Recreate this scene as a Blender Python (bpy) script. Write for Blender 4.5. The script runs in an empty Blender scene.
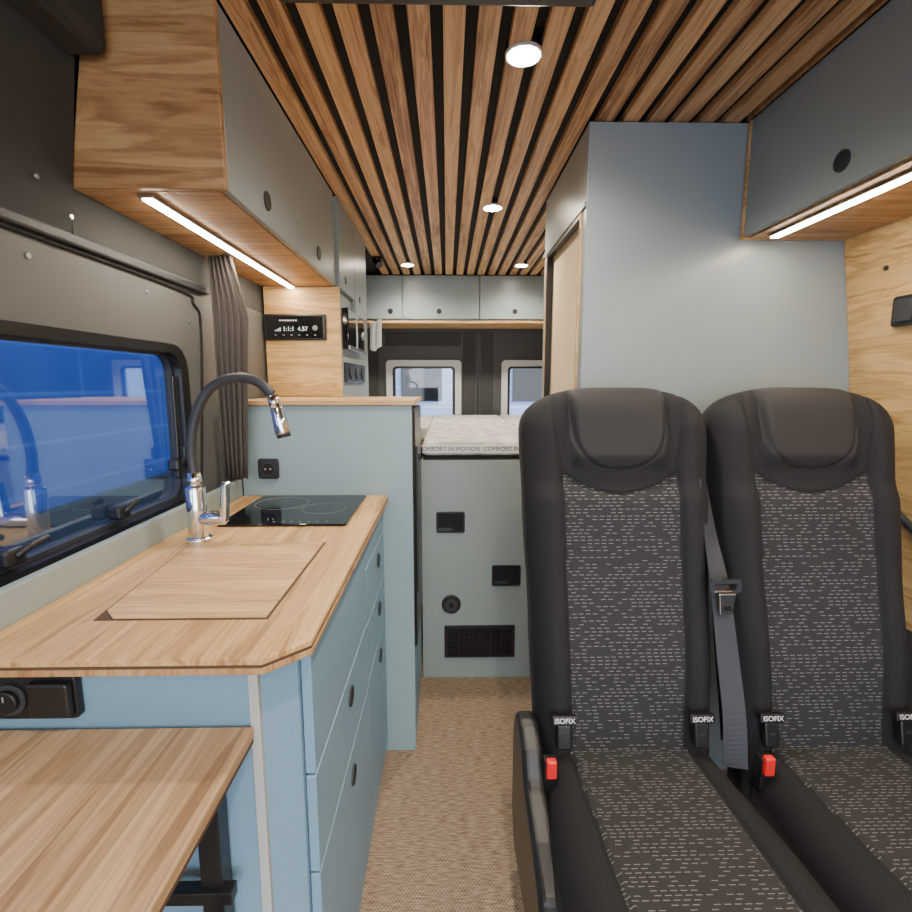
import bpy, math, random
from mathutils import Vector, Matrix
random.seed(3)
scene = bpy.context.scene

# ------------------------------------------------------------------ materials
def new_mat(name):
    m = bpy.data.materials.new(name); m.use_nodes = True
    nt = m.node_tree; b = nt.nodes['Principled BSDF']
    return m, nt, b

def mth(nt, op, a, b=None, clamp=False):
    n = nt.nodes.new('ShaderNodeMath'); n.operation = op; n.use_clamp = clamp
    for i, v in enumerate((a, b)):
        if v is None: continue
        if isinstance(v, (int, float)): n.inputs[i].default_value = v
        else: nt.links.new(v, n.inputs[i])
    return n.outputs[0]

def plain(name, col, rough=0.5, metal=0.0, spec=0.5, bump=0.0, bscale=300, var=0.04):
    m, nt, b = new_mat(name)
    b.inputs['Roughness'].default_value = rough
    b.inputs['Metallic'].default_value = metal
    b.inputs['Specular IOR Level'].default_value = spec
    tc = nt.nodes.new('ShaderNodeTexCoord')
    no = nt.nodes.new('ShaderNodeTexNoise'); no.inputs['Scale'].default_value = bscale; no.inputs['Detail'].default_value = 3
    nt.links.new(tc.outputs['Object'], no.inputs['Vector'])
    mp = nt.nodes.new('ShaderNodeMapRange')
    mp.inputs['To Min'].default_value = 1 - var * 3; mp.inputs['To Max'].default_value = 1 + var * 3
    nt.links.new(no.outputs['Fac'], mp.inputs['Value'])
    vm = nt.nodes.new('ShaderNodeVectorMath'); vm.operation = 'SCALE'
    vm.inputs[0].default_value = col[:3]
    nt.links.new(mp.outputs[0], vm.inputs['Scale'])
    nt.links.new(vm.outputs[0], b.inputs['Base Color'])
    if bump > 0:
        bp = nt.nodes.new('ShaderNodeBump'); bp.inputs['Strength'].default_value = bump; bp.inputs['Distance'].default_value = 0.002
        nt.links.new(no.outputs['Fac'], bp.inputs['Height']); nt.links.new(bp.outputs[0], b.inputs['Normal'])
    return m

def wood(name, cols, axis='x', s_across=22, s_along=1.2, rough=0.45, per=None, seed=0.0, ringamp=0.06):
    m, nt, b = new_mat(name)
    b.inputs['Roughness'].default_value = rough
    tc = nt.nodes.new('ShaderNodeTexCoord')
    mp = nt.nodes.new('ShaderNodeMapping')
    sc = [s_across] * 3; sc['xyz'.index(axis)] = s_along
    mp.inputs['Scale'].default_value = sc
    mp.inputs['Location'].default_value = (seed, seed * 2.3, seed * 1.7)
    nt.links.new(tc.outputs['Object'], mp.inputs['Vector'])
    vec = mp.outputs[0]
    wn = None
    if per:
        sep = nt.nodes.new('ShaderNodeSeparateXYZ'); nt.links.new(tc.outputs['Object'], sep.inputs[0])
        fl = mth(nt, 'FLOOR', mth(nt, 'DIVIDE', mth(nt, 'ADD', sep.outputs[0], per[1]), per[0]))
        w = nt.nodes.new('ShaderNodeTexWhiteNoise'); w.noise_dimensions = '1D'
        nt.links.new(fl, w.inputs['W']); wn = w.outputs['Value']
        cb = nt.nodes.new('ShaderNodeCombineXYZ'); nt.links.new(mth(nt, 'MULTIPLY', wn, 40.0), cb.inputs[1])
        va = nt.nodes.new('ShaderNodeVectorMath'); va.operation = 'ADD'
        nt.links.new(vec, va.inputs[0]); nt.links.new(cb.outputs[0], va.inputs[1]); vec = va.outputs[0]
    n1 = nt.nodes.new('ShaderNodeTexNoise'); n1.inputs['Scale'].default_value = 1.0; n1.inputs['Detail'].default_value = 7
    n1.inputs['Distortion'].default_value = 0.9; n1.inputs['Roughness'].default_value = 0.6
    nt.links.new(vec, n1.inputs['Vector'])
    rg = mth(nt, 'SINE', mth(nt, 'MULTIPLY', n1.outputs['Fac'], 46.0))
    rg = mth(nt, 'MULTIPLY', rg, ringamp)
    n2 = nt.nodes.new('ShaderNodeTexNoise'); n2.inputs['Scale'].default_value = 7.0; n2.inputs['Detail'].default_value = 3
    nt.links.new(vec, n2.inputs['Vector'])
    f = mth(nt, 'ADD', mth(nt, 'ADD', mth(nt, 'MULTIPLY', n1.outputs['Fac'], 0.75), rg), mth(nt, 'MULTIPLY', n2.outputs['Fac'], 0.25))
    if wn is not None:
        f = mth(nt, 'ADD', f, mth(nt, 'MULTIPLY', mth(nt, 'SUBTRACT', wn, 0.5), 0.18))
    cr = nt.nodes.new('ShaderNodeValToRGB')
    e = cr.color_ramp.elements
    e[0].position = 0.32; e[0].color = (*cols[0], 1); e[1].position = 0.66; e[1].color = (*cols[2], 1)
    k = e.new(0.48); k.color = (*cols[1], 1)
    nt.links.new(f, cr.inputs[0]); nt.links.new(cr.outputs[0], b.inputs['Base Color'])
    bp = nt.nodes.new('ShaderNodeBump'); bp.inputs['Strength'].default_value = 0.12; bp.inputs['Distance'].default_value = 0.002
    nt.links.new(n2.outputs['Fac'], bp.inputs['Height']); nt.links.new(bp.outputs[0], b.inputs['Normal'])
    return m

def emis(name, col, st):
    m, nt, b = new_mat(name)
    b.inputs['Base Color'].default_value = (*col, 1)
    b.inputs['Emission Color'].default_value = (*col, 1); b.inputs['Emission Strength'].default_value = st
    return m

M = {}
M['blue'] = plain('blue_grey_laminate', (0.18, 0.31, 0.43), 0.42, var=0.01, bscale=500)
M['teal'] = plain('pale_teal_laminate', (0.25, 0.35, 0.385), 0.42, var=0.01, bscale=500)
M['grey'] = plain('grey_laminate', (0.25, 0.295, 0.305), 0.32, var=0.01, bscale=500)
M['sage'] = plain('sage_laminate', (0.27, 0.325, 0.315), 0.42, var=0.01, bscale=500)
M['felt'] = plain('dark_wall_felt', (0.044, 0.046, 0.046), 0.85, bump=0.3, bscale=900)
M['lining'] = plain('grey_wall_lining', (0.115, 0.118, 0.115), 0.6, bump=0.25, bscale=700)
M['darkdoor'] = plain('rear_door_grey', (0.065, 0.067, 0.072), 0.6)
M['black'] = plain('black_plastic', (0.011, 0.011, 0.012), 0.35)
M['blackm'] = plain('black_matt', (0.006, 0.006, 0.006), 0.8)
M['gloss'] = plain('black_glass', (0.005, 0.006, 0.007), 0.06, var=0)
M['rub'] = plain('dark_rubber', (0.03, 0.033, 0.04), 0.5)
M['chrome'] = plain('chrome', (0.8, 0.82, 0.85), 0.1, metal=1.0, var=0)
M['steel'] = plain('steel', (0.5, 0.5, 0.5), 0.3, metal=1.0)
M['white'] = plain('white_paint', (0.75, 0.76, 0.76), 0.5)
M['trimw'] = plain('pale_window_trim', (0.62, 0.63, 0.63), 0.5)
M['red'] = plain('red_button', (0.75, 0.02, 0.02), 0.4)
M['cream'] = plain('cream_door', (0.80, 0.65, 0.42), 0.45)
M['curtain'] = plain('curtain_cloth', (0.08, 0.068, 0.062), 0.9, bump=0.3, bscale=600)
M['belt'] = plain('belt_webbing', (0.045, 0.052, 0.065), 0.6, bump=0.4, bscale=900)
M['mark'] = plain('white_marking', (0.7, 0.7, 0.7), 0.5)
M['markg'] = plain('grey_marking', (0.25, 0.25, 0.26), 0.4)
M['display'] = emis('display_glow', (0.6, 0.7, 0.75), 0.35)
OAK = [(0.34, 0.17, 0.06), (0.55, 0.33, 0.14), (0.70, 0.47, 0.235)]
M['oak_x'] = wood('oak_x', OAK, 'x', 20, 1.4, seed=1.0)
M['oak_y'] = wood('oak_y', OAK, 'y', 20, 1.4, seed=4.0)
TAB = [(0.24, 0.135, 0.065), (0.39, 0.245, 0.13), (0.53, 0.36, 0.21)]
M['table'] = wood('table_oak', TAB, 'y', 22, 1.1, seed=7.0, ringamp=0.075)
M['lid'] = wood('lid_oak', [(0.36, 0.185, 0.07), (0.57, 0.345, 0.155), (0.71, 0.48, 0.25)], 'x', 20, 1.6, seed=9.0)
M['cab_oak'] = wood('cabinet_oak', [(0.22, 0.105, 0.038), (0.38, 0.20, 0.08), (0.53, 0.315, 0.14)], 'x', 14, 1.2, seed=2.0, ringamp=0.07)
WO = [(0.38, 0.20, 0.065), (0.58, 0.36, 0.14), (0.72, 0.48, 0.21)]
M['wall_oak'] = wood('wall_oak', WO, 'y', 14, 1.4, seed=5.0, ringamp=0.09)
M['wall_oak_x'] = wood('wall_oak_x', WO, 'x', 14, 1.4, seed=5.0, ringamp=0.08)
M['slat'] = wood('slat_wood', [(0.28, 0.13, 0.05), (0.55, 0.315, 0.14), (0.76, 0.49, 0.25)], 'y', 38, 1.2, per=(0.0688, 0.42), ringamp=0.09)
M['ply'] = wood('ply_edge', [(0.25, 0.13, 0.05), (0.40, 0.22, 0.10), (0.5, 0.33, 0.17)], 'z', 30, 4)
M['plyd'] = plain('ply_core', (0.08, 0.042, 0.02), 0.7)
M['plyp'] = plain('pale_ply_edge', (0.42, 0.44, 0.43), 0.6)
M['led'] = emis('led_strip_glow', (1.0, 0.86, 0.66), 80.0)
M['spot'] = emis('downlight_glow', (1.0, 0.88, 0.68), 90.0)

def carpet():
    m, nt, b = new_mat('woven_floor')
    b.inputs['Roughness'].default_value = 0.8
    tc = nt.nodes.new('ShaderNodeTexCoord'); sep = nt.nodes.new('ShaderNodeSeparateXYZ')
    nt.links.new(tc.outputs['Object'], sep.inputs[0])
    X, Y = sep.outputs[0], sep.outputs[1]
    a = mth(nt, 'SINE', mth(nt, 'MULTIPLY', X, 700.0))
    c = mth(nt, 'SINE', mth(nt, 'MULTIPLY', Y, 520.0))
    w = mth(nt, 'MULTIPLY', a, c)
    no = nt.nodes.new('ShaderNodeTexNoise'); no.inputs['Scale'].default_value = 1; no.inputs['Detail'].default_value = 4
    mp = nt.nodes.new('ShaderNodeMapping'); mp.inputs['Scale'].default_value = (35, 260, 1)
    nt.links.new(tc.outputs['Object'], mp.inputs[0]); nt.links.new(mp.outputs[0], no.inputs['Vector'])
    f = mth(nt, 'ADD', mth(nt, 'MULTIPLY', w, 0.12), no.outputs['Fac'])
    cr = nt.nodes.new('ShaderNodeValToRGB'); e = cr.color_ramp.elements
    e[0].position = 0.26; e[0].color = (0.12, 0.072, 0.042, 1); e[1].position = 0.76; e[1].color = (0.47, 0.36, 0.26, 1)
    nt.links.new(f, cr.inputs[0]); nt.links.new(cr.outputs[0], b.inputs['Base Color'])
    bp = nt.nodes.new('ShaderNodeBump'); bp.inputs['Strength'].default_value = 0.5; bp.inputs['Distance'].default_value = 0.002
    nt.links.new(f, bp.inputs['Height']); nt.links.new(bp.outputs[0], b.inputs['Normal'])
    return m
M['carpet'] = carpet()

def dash_fabric():
    m, nt, b = new_mat('dashed_seat_fabric')
    b.inputs['Roughness'].default_value = 0.85
    uv = nt.nodes.new('ShaderNodeUVMap'); sep = nt.nodes.new('ShaderNodeSeparateXYZ')
    nt.links.new(uv.outputs[0], sep.inputs[0])
    U, V = sep.outputs[0], sep.outputs[1]
    r = mth(nt, 'MULTIPLY', mth(nt, 'ADD', V, 2.0), 1 / 0.0080)
    ri = mth(nt, 'FLOOR', r); rf = mth(nt, 'FRACT', r)
    w1 = nt.nodes.new('ShaderNodeTexWhiteNoise'); w1.noise_dimensions = '1D'; nt.links.new(ri, w1.inputs['W'])
    c = mth(nt, 'ADD', mth(nt, 'MULTIPLY', mth(nt, 'ADD', U, 2.0), 1 / 0.0165), w1.outputs['Value'])
    ci = mth(nt, 'FLOOR', c); cf = mth(nt, 'FRACT', c)
    cb = nt.nodes.new('ShaderNodeCombineXYZ'); nt.links.new(ri, cb.inputs[0]); nt.links.new(ci, cb.inputs[1])
    w2 = nt.nodes.new('ShaderNodeTexWhiteNoise'); w2.noise_dimensions = '2D'; nt.links.new(cb.outputs[0], w2.inputs['Vector'])
    on = mth(nt, 'GREATER_THAN', w2.outputs['Value'], 0.35)
    on = mth(nt, 'MULTIPLY', on, mth(nt, 'LESS_THAN', cf, 0.66))
    on = mth(nt, 'MULTIPLY', on, mth(nt, 'LESS_THAN', rf, 0.2))
    wv = mth(nt, 'MULTIPLY', mth(nt, 'SINE', mth(nt, 'MULTIPLY', U, 2600.0)), mth(nt, 'SINE', mth(nt, 'MULTIPLY', V, 2600.0)))
    mx = nt.nodes.new('ShaderNodeMix'); mx.data_type = 'RGBA'
    mx.inputs['A'].default_value = (0.025, 0.025, 0.028, 1); mx.inputs['B'].default_value = (0.20, 0.20, 0.21, 1)
    nt.links.new(on, mx.inputs['Factor']); nt.links.new(mx.outputs['Result'], b.inputs['Base Color'])
    bp = nt.nodes.new('ShaderNodeBump'); bp.inputs['Strength'].default_value = 0.4; bp.inputs['Distance'].default_value = 0.001
    nt.links.new(mth(nt, 'ADD', wv, mth(nt, 'MULTIPLY', on, 2.0)), bp.inputs['Height']); nt.links.new(bp.outputs[0], b.inputs['Normal'])
    return m
M['dash'] = dash_fabric()
M['seat'] = plain('seat_charcoal_fabric', (0.017, 0.017, 0.0195), 0.8, spec=0.3, bump=0.5, bscale=1100)
M['seath'] = plain('seat_headrest_fabric', (0.021, 0.021, 0.023), 0.62, spec=0.4, bump=0.4, bscale=1400)

def pane(name, tint, base, gain):
    m = bpy.data.materials.new(name); m.use_nodes = True; nt = m.node_tree; nt.nodes.clear()
    o = nt.nodes.new('ShaderNodeOutputMaterial'); t = nt.nodes.new('ShaderNodeBsdfTransparent'); t.inputs[0].default_value = (*tint, 1)
    g = nt.nodes.new('ShaderNodeBsdfGlossy'); g.inputs['Roughness'].default_value = 0.03; g.inputs[0].default_value = (0.9, 0.95, 1, 1)
    lw = nt.nodes.new('ShaderNodeLayerWeight'); lw.inputs['Blend'].default_value = 0.5
    f = mth(nt, 'ADD', mth(nt, 'MULTIPLY', mth(nt, 'POWER', lw.outputs['Facing'], 3.0), gain), base, clamp=True)
    mx = nt.nodes.new('ShaderNodeMixShader'); nt.links.new(f, mx.inputs[0]); nt.links.new(t.outputs[0], mx.inputs[1]); nt.links.new(g.outputs[0], mx.inputs[2])
    nt.links.new(mx.outputs[0], o.inputs[0]); return m
M['pane'] = pane('tinted_acrylic', (0.48, 0.58, 0.72), 0.2, 0.5)
M['pane2'] = pane('clear_glass', (0.9, 0.93, 0.97), 0.04, 0.3)

def siding(name, c1, c2):
    m, nt, b = new_mat(name)
    tc = nt.nodes.new('ShaderNodeTexCoord'); sep = nt.nodes.new('ShaderNodeSeparateXYZ'); nt.links.new(tc.outputs['Object'], sep.inputs[0])
    f = mth(nt, 'FRACT', mth(nt, 'MULTIPLY', sep.outputs[2], 2.6))
    l = mth(nt, 'LESS_THAN', f, 0.08)
    no = nt.nodes.new('ShaderNodeTexNoise'); no.inputs['Scale'].default_value = 1.2; nt.links.new(tc.outputs['Object'], no.inputs['Vector'])
    mx = nt.nodes.new('ShaderNodeMix'); mx.data_type = 'RGBA'
    mx.inputs['A'].default_value = (*c1, 1); mx.inputs['B'].default_value = (*c2, 1)
    nt.links.new(mth(nt, 'ADD', mth(nt, 'MULTIPLY', l, 0.8), mth(nt, 'MULTIPLY', mth(nt, 'SUBTRACT', no.outputs['Fac'], 0.4), 1.6), clamp=True), mx.inputs['Factor'])
    nt.links.new(mx.outputs['Result'], b.inputs['Base Color']); b.inputs['Roughness'].default_value = 0.6
    return m
M['siding'] = siding('blue_siding', (0.04, 0.12, 0.42), (0.13, 0.25, 0.55))
M['siding2'] = siding('pale_siding', (0.3, 0.38, 0.55), (0.6, 0.65, 0.72))
M['snow'] = plain('frosty_ground', (0.10, 0.15, 0.28), 0.8, bscale=3, var=0.1)

# ------------------------------------------------------------------ geometry helpers
def group(name):
    e = bpy.data.objects.new(name, None); e.empty_display_size = 0.05
    scene.collection.objects.link(e); return e

def mk(name, verts, faces, mat, parent=None, smooth=False, bevel=0.0, seg=2):
    me = bpy.data.meshes.new(name); me.from_pydata([tuple(v) for v in verts], [], faces); me.update()
    ob = bpy.data.objects.new(name, me); scene.collection.objects.link(ob)
    if mat is not None: me.materials.append(mat)
    if smooth:
        for p in me.polygons: p.use_smooth = True
    if bevel > 0:
        b = ob.modifiers.new('bevel', 'BEVEL'); b.width = bevel; b.segments = seg; b.limit_method = 'ANGLE'; b.angle_limit = 0.6
    if parent: ob.parent = parent
    return ob

BF = [(0, 3, 2, 1), (4, 5, 6, 7), (0, 1, 5, 4), (1, 2, 6, 5), (2, 3, 7, 6), (3, 0, 4, 7)]
def bv(x0, x1, y0, y1, z0, z1):
    return [(x0, y0, z0), (x1, y0, z0), (x1, y1, z0), (x0, y1, z0), (x0, y0, z1), (x1, y0, z1), (x1, y1, z1), (x0, y1, z1)]
def box(name, x0, x1, y0, y1, z0, z1, mat, parent=None, bevel=0.0015):
    return mk(name, bv(x0, x1, y0, y1, z0, z1), BF, mat, parent, bevel=bevel)
def boxes(name, lst, mat, parent=None, bevel=0.0):
    V = []; F = []
    for b in lst:
        n = len(V); V += bv(*b); F += [tuple(i + n for i in f) for f in BF]
    return mk(name, V, F, mat, parent, bevel=bevel)

def prism(name, pts, axis, a0, a1, mat, parent=None, bevel=0.0015, seg=2):
    n = len(pts)
    def P(p, a):
        return {'z': (p[0], p[1], a), 'y': (p[0], a, p[1]), 'x': (a, p[0], p[1])}[axis]
    V = [P(p, a0) for p in pts] + [P(p, a1) for p in pts]
    F = [tuple(range(n - 1, -1, -1)), tuple(range(n, 2 * n))] + [(i, (i + 1) % n, n + (i + 1) % n, n + i) for i in range(n)]
    ob = mk(name, V, F, mat, parent, bevel=bevel, seg=seg)
    import bmesh
    bm = bmesh.new(); bm.from_mesh(ob.data); bmesh.ops.recalc_face_normals(bm, faces=bm.faces); bm.to_mesh(ob.data); bm.free()
    return ob

def cyl(name, c, axis, r, d, mat, parent=None, r2=None, n=32, bevel=0.0, sy=1.0):
    A = Vector({'x': (1, 0, 0), 'y': (0, 1, 0), 'z': (0, 0, 1)}[axis]) if isinstance(axis, str) else Vector(axis).normalized()
    q = A.to_track_quat('Z', 'Y'); c = Vector(c); r2 = r if r2 is None else r2
    V = []
    for k, (rr, zz) in enumerate(((r, -d / 2), (r2, d / 2))):
        for i in range(n):
            t = 2 * math.pi * i / n
            V.append(c + q @ Vector((rr * math.cos(t), rr * math.sin(t) * sy, zz)))
    F = [tuple(range(n - 1, -1, -1)), tuple(range(n, 2 * n))] + [(i, (i + 1) % n, n + (i + 1) % n, n + i) for i in range(n)]
    ob = mk(name, V, F, mat, parent, bevel=bevel)
    for p in ob.data.polygons:
        if len(p.vertices) == 4: p.use_smooth = True
    return ob

def ring(name, c, axis, r, w, d, mat, parent=None, n=48):
    A = Vector({'x': (1, 0, 0), 'y': (0, 1, 0), 'z': (0, 0, 1)}[axis]); q = A.to_track_quat('Z', 'Y'); c = Vector(c)
    V = []
    for i in range(n):
        t = 2 * math.pi * i / n
        for rr, zz in ((r - w, -d / 2), (r, -d / 2), (r, d / 2), (r - w, d / 2)):
            V.append(c + q @ Vector((rr * math.cos(t), rr * math.sin(t), zz)))
    F = []
    for i in range(n):
        j = (i + 1) % n
        for k in range(4):
            F.append((i * 4 + k, j * 4 + k, j * 4 + (k + 1) % 4, i * 4 + (k + 1) % 4))
    return mk(name, V, F, mat, parent)

def catmull(pts, k=10):
    P = [Vector(p) for p in pts]; P = [2 * P[0] - P[1]] + P + [2 * P[-1] - P[-2]]; out = []
    for i in range(1, len(P) - 2):
        for j in range(k):
            t = j / k; a, b, c, d = P[i - 1:i + 3]
            out.append(0.5 * ((2 * b) + (c - a) * t + (2 * a - 5 * b + 4 * c - d) * t * t + (3 * b - a - 3 * c + d) * t ** 3))
    out.append(P[-2]); return out

def tube(name, pts, r, mat, parent=None, smooth=True, n=16, ribs=0.0):
    P = catmull(pts, 14) if smooth else [Vector(p) for p in pts]
    V = []; F = []; up = None
    for i, p in enumerate(P):
        t = (P[min(i + 1, len(P) - 1)] - P[max(i - 1, 0)]).normalized()
        if up is None: up = t.orthogonal().normalized()
        up = (up - t * up.dot(t)).normalized(); s = t.cross(up)
        rr = r * (1 + (ribs if i % 2 else 0))
        for k in range(n):
            a = 2 * math.pi * k / n; V.append(p + (up * math.cos(a) + s * math.sin(a)) * rr)
    for i in range(len(P) - 1):
        for k in range(n):
            F.append((i * n + k, i * n + (k + 1) % n, (i + 1) * n + (k + 1) % n, (i + 1) * n + k))
    F += [tuple(range(n - 1, -1, -1)), tuple(range((len(P) - 1) * n, len(P) * n))]
    return mk(name, V, F, mat, parent, smooth=True)

def ribbon(name, pts, width_dirs, w, th, mat, parent=None):
    P = catmull(pts, 10); D = catmull(width_dirs, 10); V = []; F = []
    for i, p in enumerate(P):
        t = (P[min(i + 1, len(P) - 1)] - P[max(i - 1, 0)]).normalized(); d = D[i].normalized(); nrm = t.cross(d).normalized()
        for a, b in ((-1, -1), (1, -1), (1, 1), (-1, 1)): V.append(p + d * w / 2 * a + nrm * th / 2 * b)
    for i in range(len(P) - 1):
        for k in range(4): F.append((i * 4 + k, i * 4 + (k + 1) % 4, (i + 1) * 4 + (k + 1) % 4, (i + 1) * 4 + k))
    F += [(3, 2, 1, 0), tuple(range((len(P) - 1) * 4, len(P) * 4))]
    return mk(name, V, F, mat, parent)

def rrect(x0, x1, y0, y1, r, n=8):
    out = []
    for cx, cy, a0 in ((x1 - r, y1 - r, 0), (x0 + r, y1 - r, 90), (x0 + r, y0 + r, 180), (x1 - r, y0 + r, 270)):
        for i in range(n + 1):
            a = math.radians(a0 + 90 * i / n); out.append((cx + r * math.cos(a), cy + r * math.sin(a)))
    return out

def rframe(name, o, i, ro, ri, axis, a0, a1, mat, parent=None):
    A = rrect(*o, ro); B = rrect(*i, ri); n = len(A); V = []
    def P(p, a): return {'z': (p[0], p[1], a), 'y': (p[0], a, p[1]), 'x': (a, p[0], p[1])}[axis]
    for k in range(n): V += [P(A[k], a0), P(A[k], a1), P(B[k], a1), P(B[k], a0)]
    F = []
    for k in range(n):
        j = (k + 1) % n
        for q in range(4): F.append((k * 4 + q, j * 4 + q, j * 4 + (q + 1) % 4, k * 4 + (q + 1) % 4))
    ob = mk(name, V, F, mat, parent)
    import bmesh
    bm = bmesh.new(); bm.from_mesh(ob.data); bmesh.ops.recalc_face_normals(bm, faces=bm.faces); bm.to_mesh(ob.data); bm.free()
    return ob

def text(name, body, loc, rot, size, mat, parent=None, align='CENTER', bold=0.0):
    cu = bpy.data.curves.new(name, 'FONT'); cu.body = body; cu.size = size; cu.extrude = 0.0003; cu.offset = bold
    cu.align_x = align; cu.align_y = 'CENTER'
    ob = bpy.data.objects.new(name, cu); ob.location = loc; ob.rotation_euler = rot
    scene.collection.objects.link(ob); cu.materials.append(mat)
    if parent: ob.parent = parent
    return ob
FRONT = (math.radians(90), 0, 0)

# ------------------------------------------------------------------ room shell
XL, XR, YB, YF, ZC = -0.71, 1.20, 3.75, -1.5, 1.953
box('floor', XL - 0.05, XR + 0.05, YF, YB + 0.05, -0.04, 0.0, M['carpet'], bevel=0)
g = group('ceiling')
box('backing', XL - 0.05, XR + 0.05, YF, YB + 0.05, 1.972, 2.0, M['blackm'], g, bevel=0)
pitch = 1.24 / 18
boxes('slats', [(-0.42 + i * pitch + 0.001, -0.42 + i * pitch + 0.0445, -1.4, 3.4, ZC, 1.972) for i in range(18)], M['slat'], g, bevel=0.001)
box('edge_trim', 0.812, 0.819, -1.4, 1.455, ZC, 1.972, M['ply'], g)

WY0, WY1, WZ0, WZ1 = 0.30, 1.375, 0.930, 1.342
g = group('wall_left')
boxes('panels', [(XL - 0.04, XL, YF, YB, 0, WZ0), (XL - 0.04, XL, YF, WY0, WZ0, WZ1), (XL - 0.04, XL, WY1, YB, WZ0, WZ1),
                 (XL - 0.04, XL, YF, YB, WZ1, 1.52)], M['lining'], g)
for k, (y, z) in enumerate([(0.90, 1.467), (1.24, 1.467), (1.43, 1.42)]):
    cyl('rivet_%d' % k, (XL + 0.001, y, z), 'x', 0.005, 0.004, M['steel'], g)
g = group('trim_1')
prism('upper_panel', [(XL - 0.04, 1.52), (XL - 0.004, 1.52), (-0.655, 1.972), (XL - 0.04, 1.972)], 'y', YF, 1.015, M['felt'], g)
box('upper_panel_rear', XL - 0.04, XL, 1.015, YB, 1.52, 1.972, M['felt'], g)
box('ledge', XL - 0.01, XL + 0.014, YF, 1.54, 1.508, 1.53, M['rub'], g, bevel=0.005)
for k, (y, z) in enumerate([(0.92, 1.60), (1.0, 1.56)]):
    cyl('rivet_%d' % k, (XL + 0.004 + (z - 1.52) * 0.12, y, z), 'x', 0.004, 0.006, M['steel'], g)
tube('seam', [(XL + 0.002, 0.1, 1.50), (XL + 0.002, 1.30, 1.50), (XL + 0.002, 1.46, 1.47), (XL + 0.002, 1.49, 1.40), (XL + 0.002, 1.45, 1.1), (XL + 0.002, 1.43, 0.98)], 0.004, M['blackm'], g)
g = group('trim_2')
box('roof_rail', XL - 0.02, -0.605, YF, 1.010, 1.83, 1.972, M['felt'], g, bevel=0.02)

g = group('window_1')
rframe('frame', (WY0 - 0.02, WY1 + 0.016, WZ0 - 0.015, WZ1 + 0.010), (WY0 + 0.02, WY1 - 0.022, WZ0 + 0.016, WZ1 - 0.012), 0.07, 0.05, 'x', XL - 0.03, XL + 0.008, M['black'], g)
rframe('inner_seal', (WY0 + 0.018, WY1 - 0.020, WZ0 + 0.014, WZ1 - 0.010), (WY0 + 0.028, WY1 - 0.030, WZ0 + 0.024, WZ1 - 0.018), 0.05, 0.042, 'x', XL - 0.034, XL - 0.014, M['rub'], g)
prism('glazing', rrect(WY0 + 0.018, WY1 - 0.020, WZ0 + 0.014, WZ1 - 0.010, 0.05), 'x', XL - 0.030, XL - 0.026, M['pane'], g, bevel=0)
for k, (y, z, dy, dz) in enumerate([(0.80, 0.972, 0.055, 0.0), (1.08, 0.975, 0.03, 0.0), (1.325, 1.04, 0.0, 0.03)]):
    box('latch_base_%d' % k, XL - 0.024, XL + 0.006, y - 0.020, y + 0.020, z - 0.016, z + 0.014, M['black'], g, bevel=0.006)
    tube('latch_handle_%d' % k, [(XL + 0.004, y, z), (XL + 0.014, y + dy * 0.3, z + 0.012 + dz * 0.3), (XL + 0.014, y + dy, z + 0.016 + dz)], 0.006, M['black'], g)
tube('stay', [(XL - 0.010, 1.33, 1.0), (XL - 0.010, 1.338, 1.10), (XL - 0.010, 1.340, 1.27)], 0.004, M['black'], g)

g = group('wall_right')
WR = [(1.108, 1.972), (1.112, 1.66), (1.168, 1.30), (1.188, 1.10), (1.195, 0.62), (1.24, 0.62), (1.24, 1.972)]
prism('oak_panel', WR, 'y', YF, 1.453, M['wall_oak'], g, bevel=0)
box('lower_panel', 1.195, 1.24, YF, YB, 0, 0.62, M['felt'], g)
box('rear_panel', XR, XR + 0.04, 1.455, YB, 0.62, 1.972, M['felt'], g)
cyl('screw', (1.128, 1.32, 1.545), 'x', 0.006, 0.004, M['black'], g)
tube('curved_trim', [(1.184, 1.44, 1.12), (1.182, 1.38, 1.03), (1.182, 1.28, 0.93), (1.182, 1.05, 0.80)], 0.010, M['rub'], g)

# rear doors
RZ0, RZ1 = 0.93, 1.41
g = group('wall_back')
LW = (-0.436, 0.096); RW = (0.414, 0.95)
boxes('door_skin', [(XL, XR, YB, YB + 0.05, 0, RZ0), (XL, XR, YB, YB + 0.05, RZ1, 1.972), (XL, LW[0], YB, YB + 0.05, RZ0, RZ1),
                    (LW[1], RW[0], YB, YB + 0.05, RZ0, RZ1), (RW[1], XR, YB, YB + 0.05, RZ0, RZ1)], M['darkdoor'], g)
box('centre_seal', 0.222, 0.238, YB - 0.012, YB, 0.9, 1.65, M['black'], g)
boxes('pressings', [(-0.60, -0.50, YB - 0.010, YB, 0.95, 1.62), (0.12, 0.205, YB - 0.010, YB, 0.95, 1.62), (0.255, 0.34, YB - 0.010, YB, 0.95, 1.62), (-0.45, 0.1, YB - 0.008, YB, 1.52, 1.62)], M['felt'], g, bevel=0.004)
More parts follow.
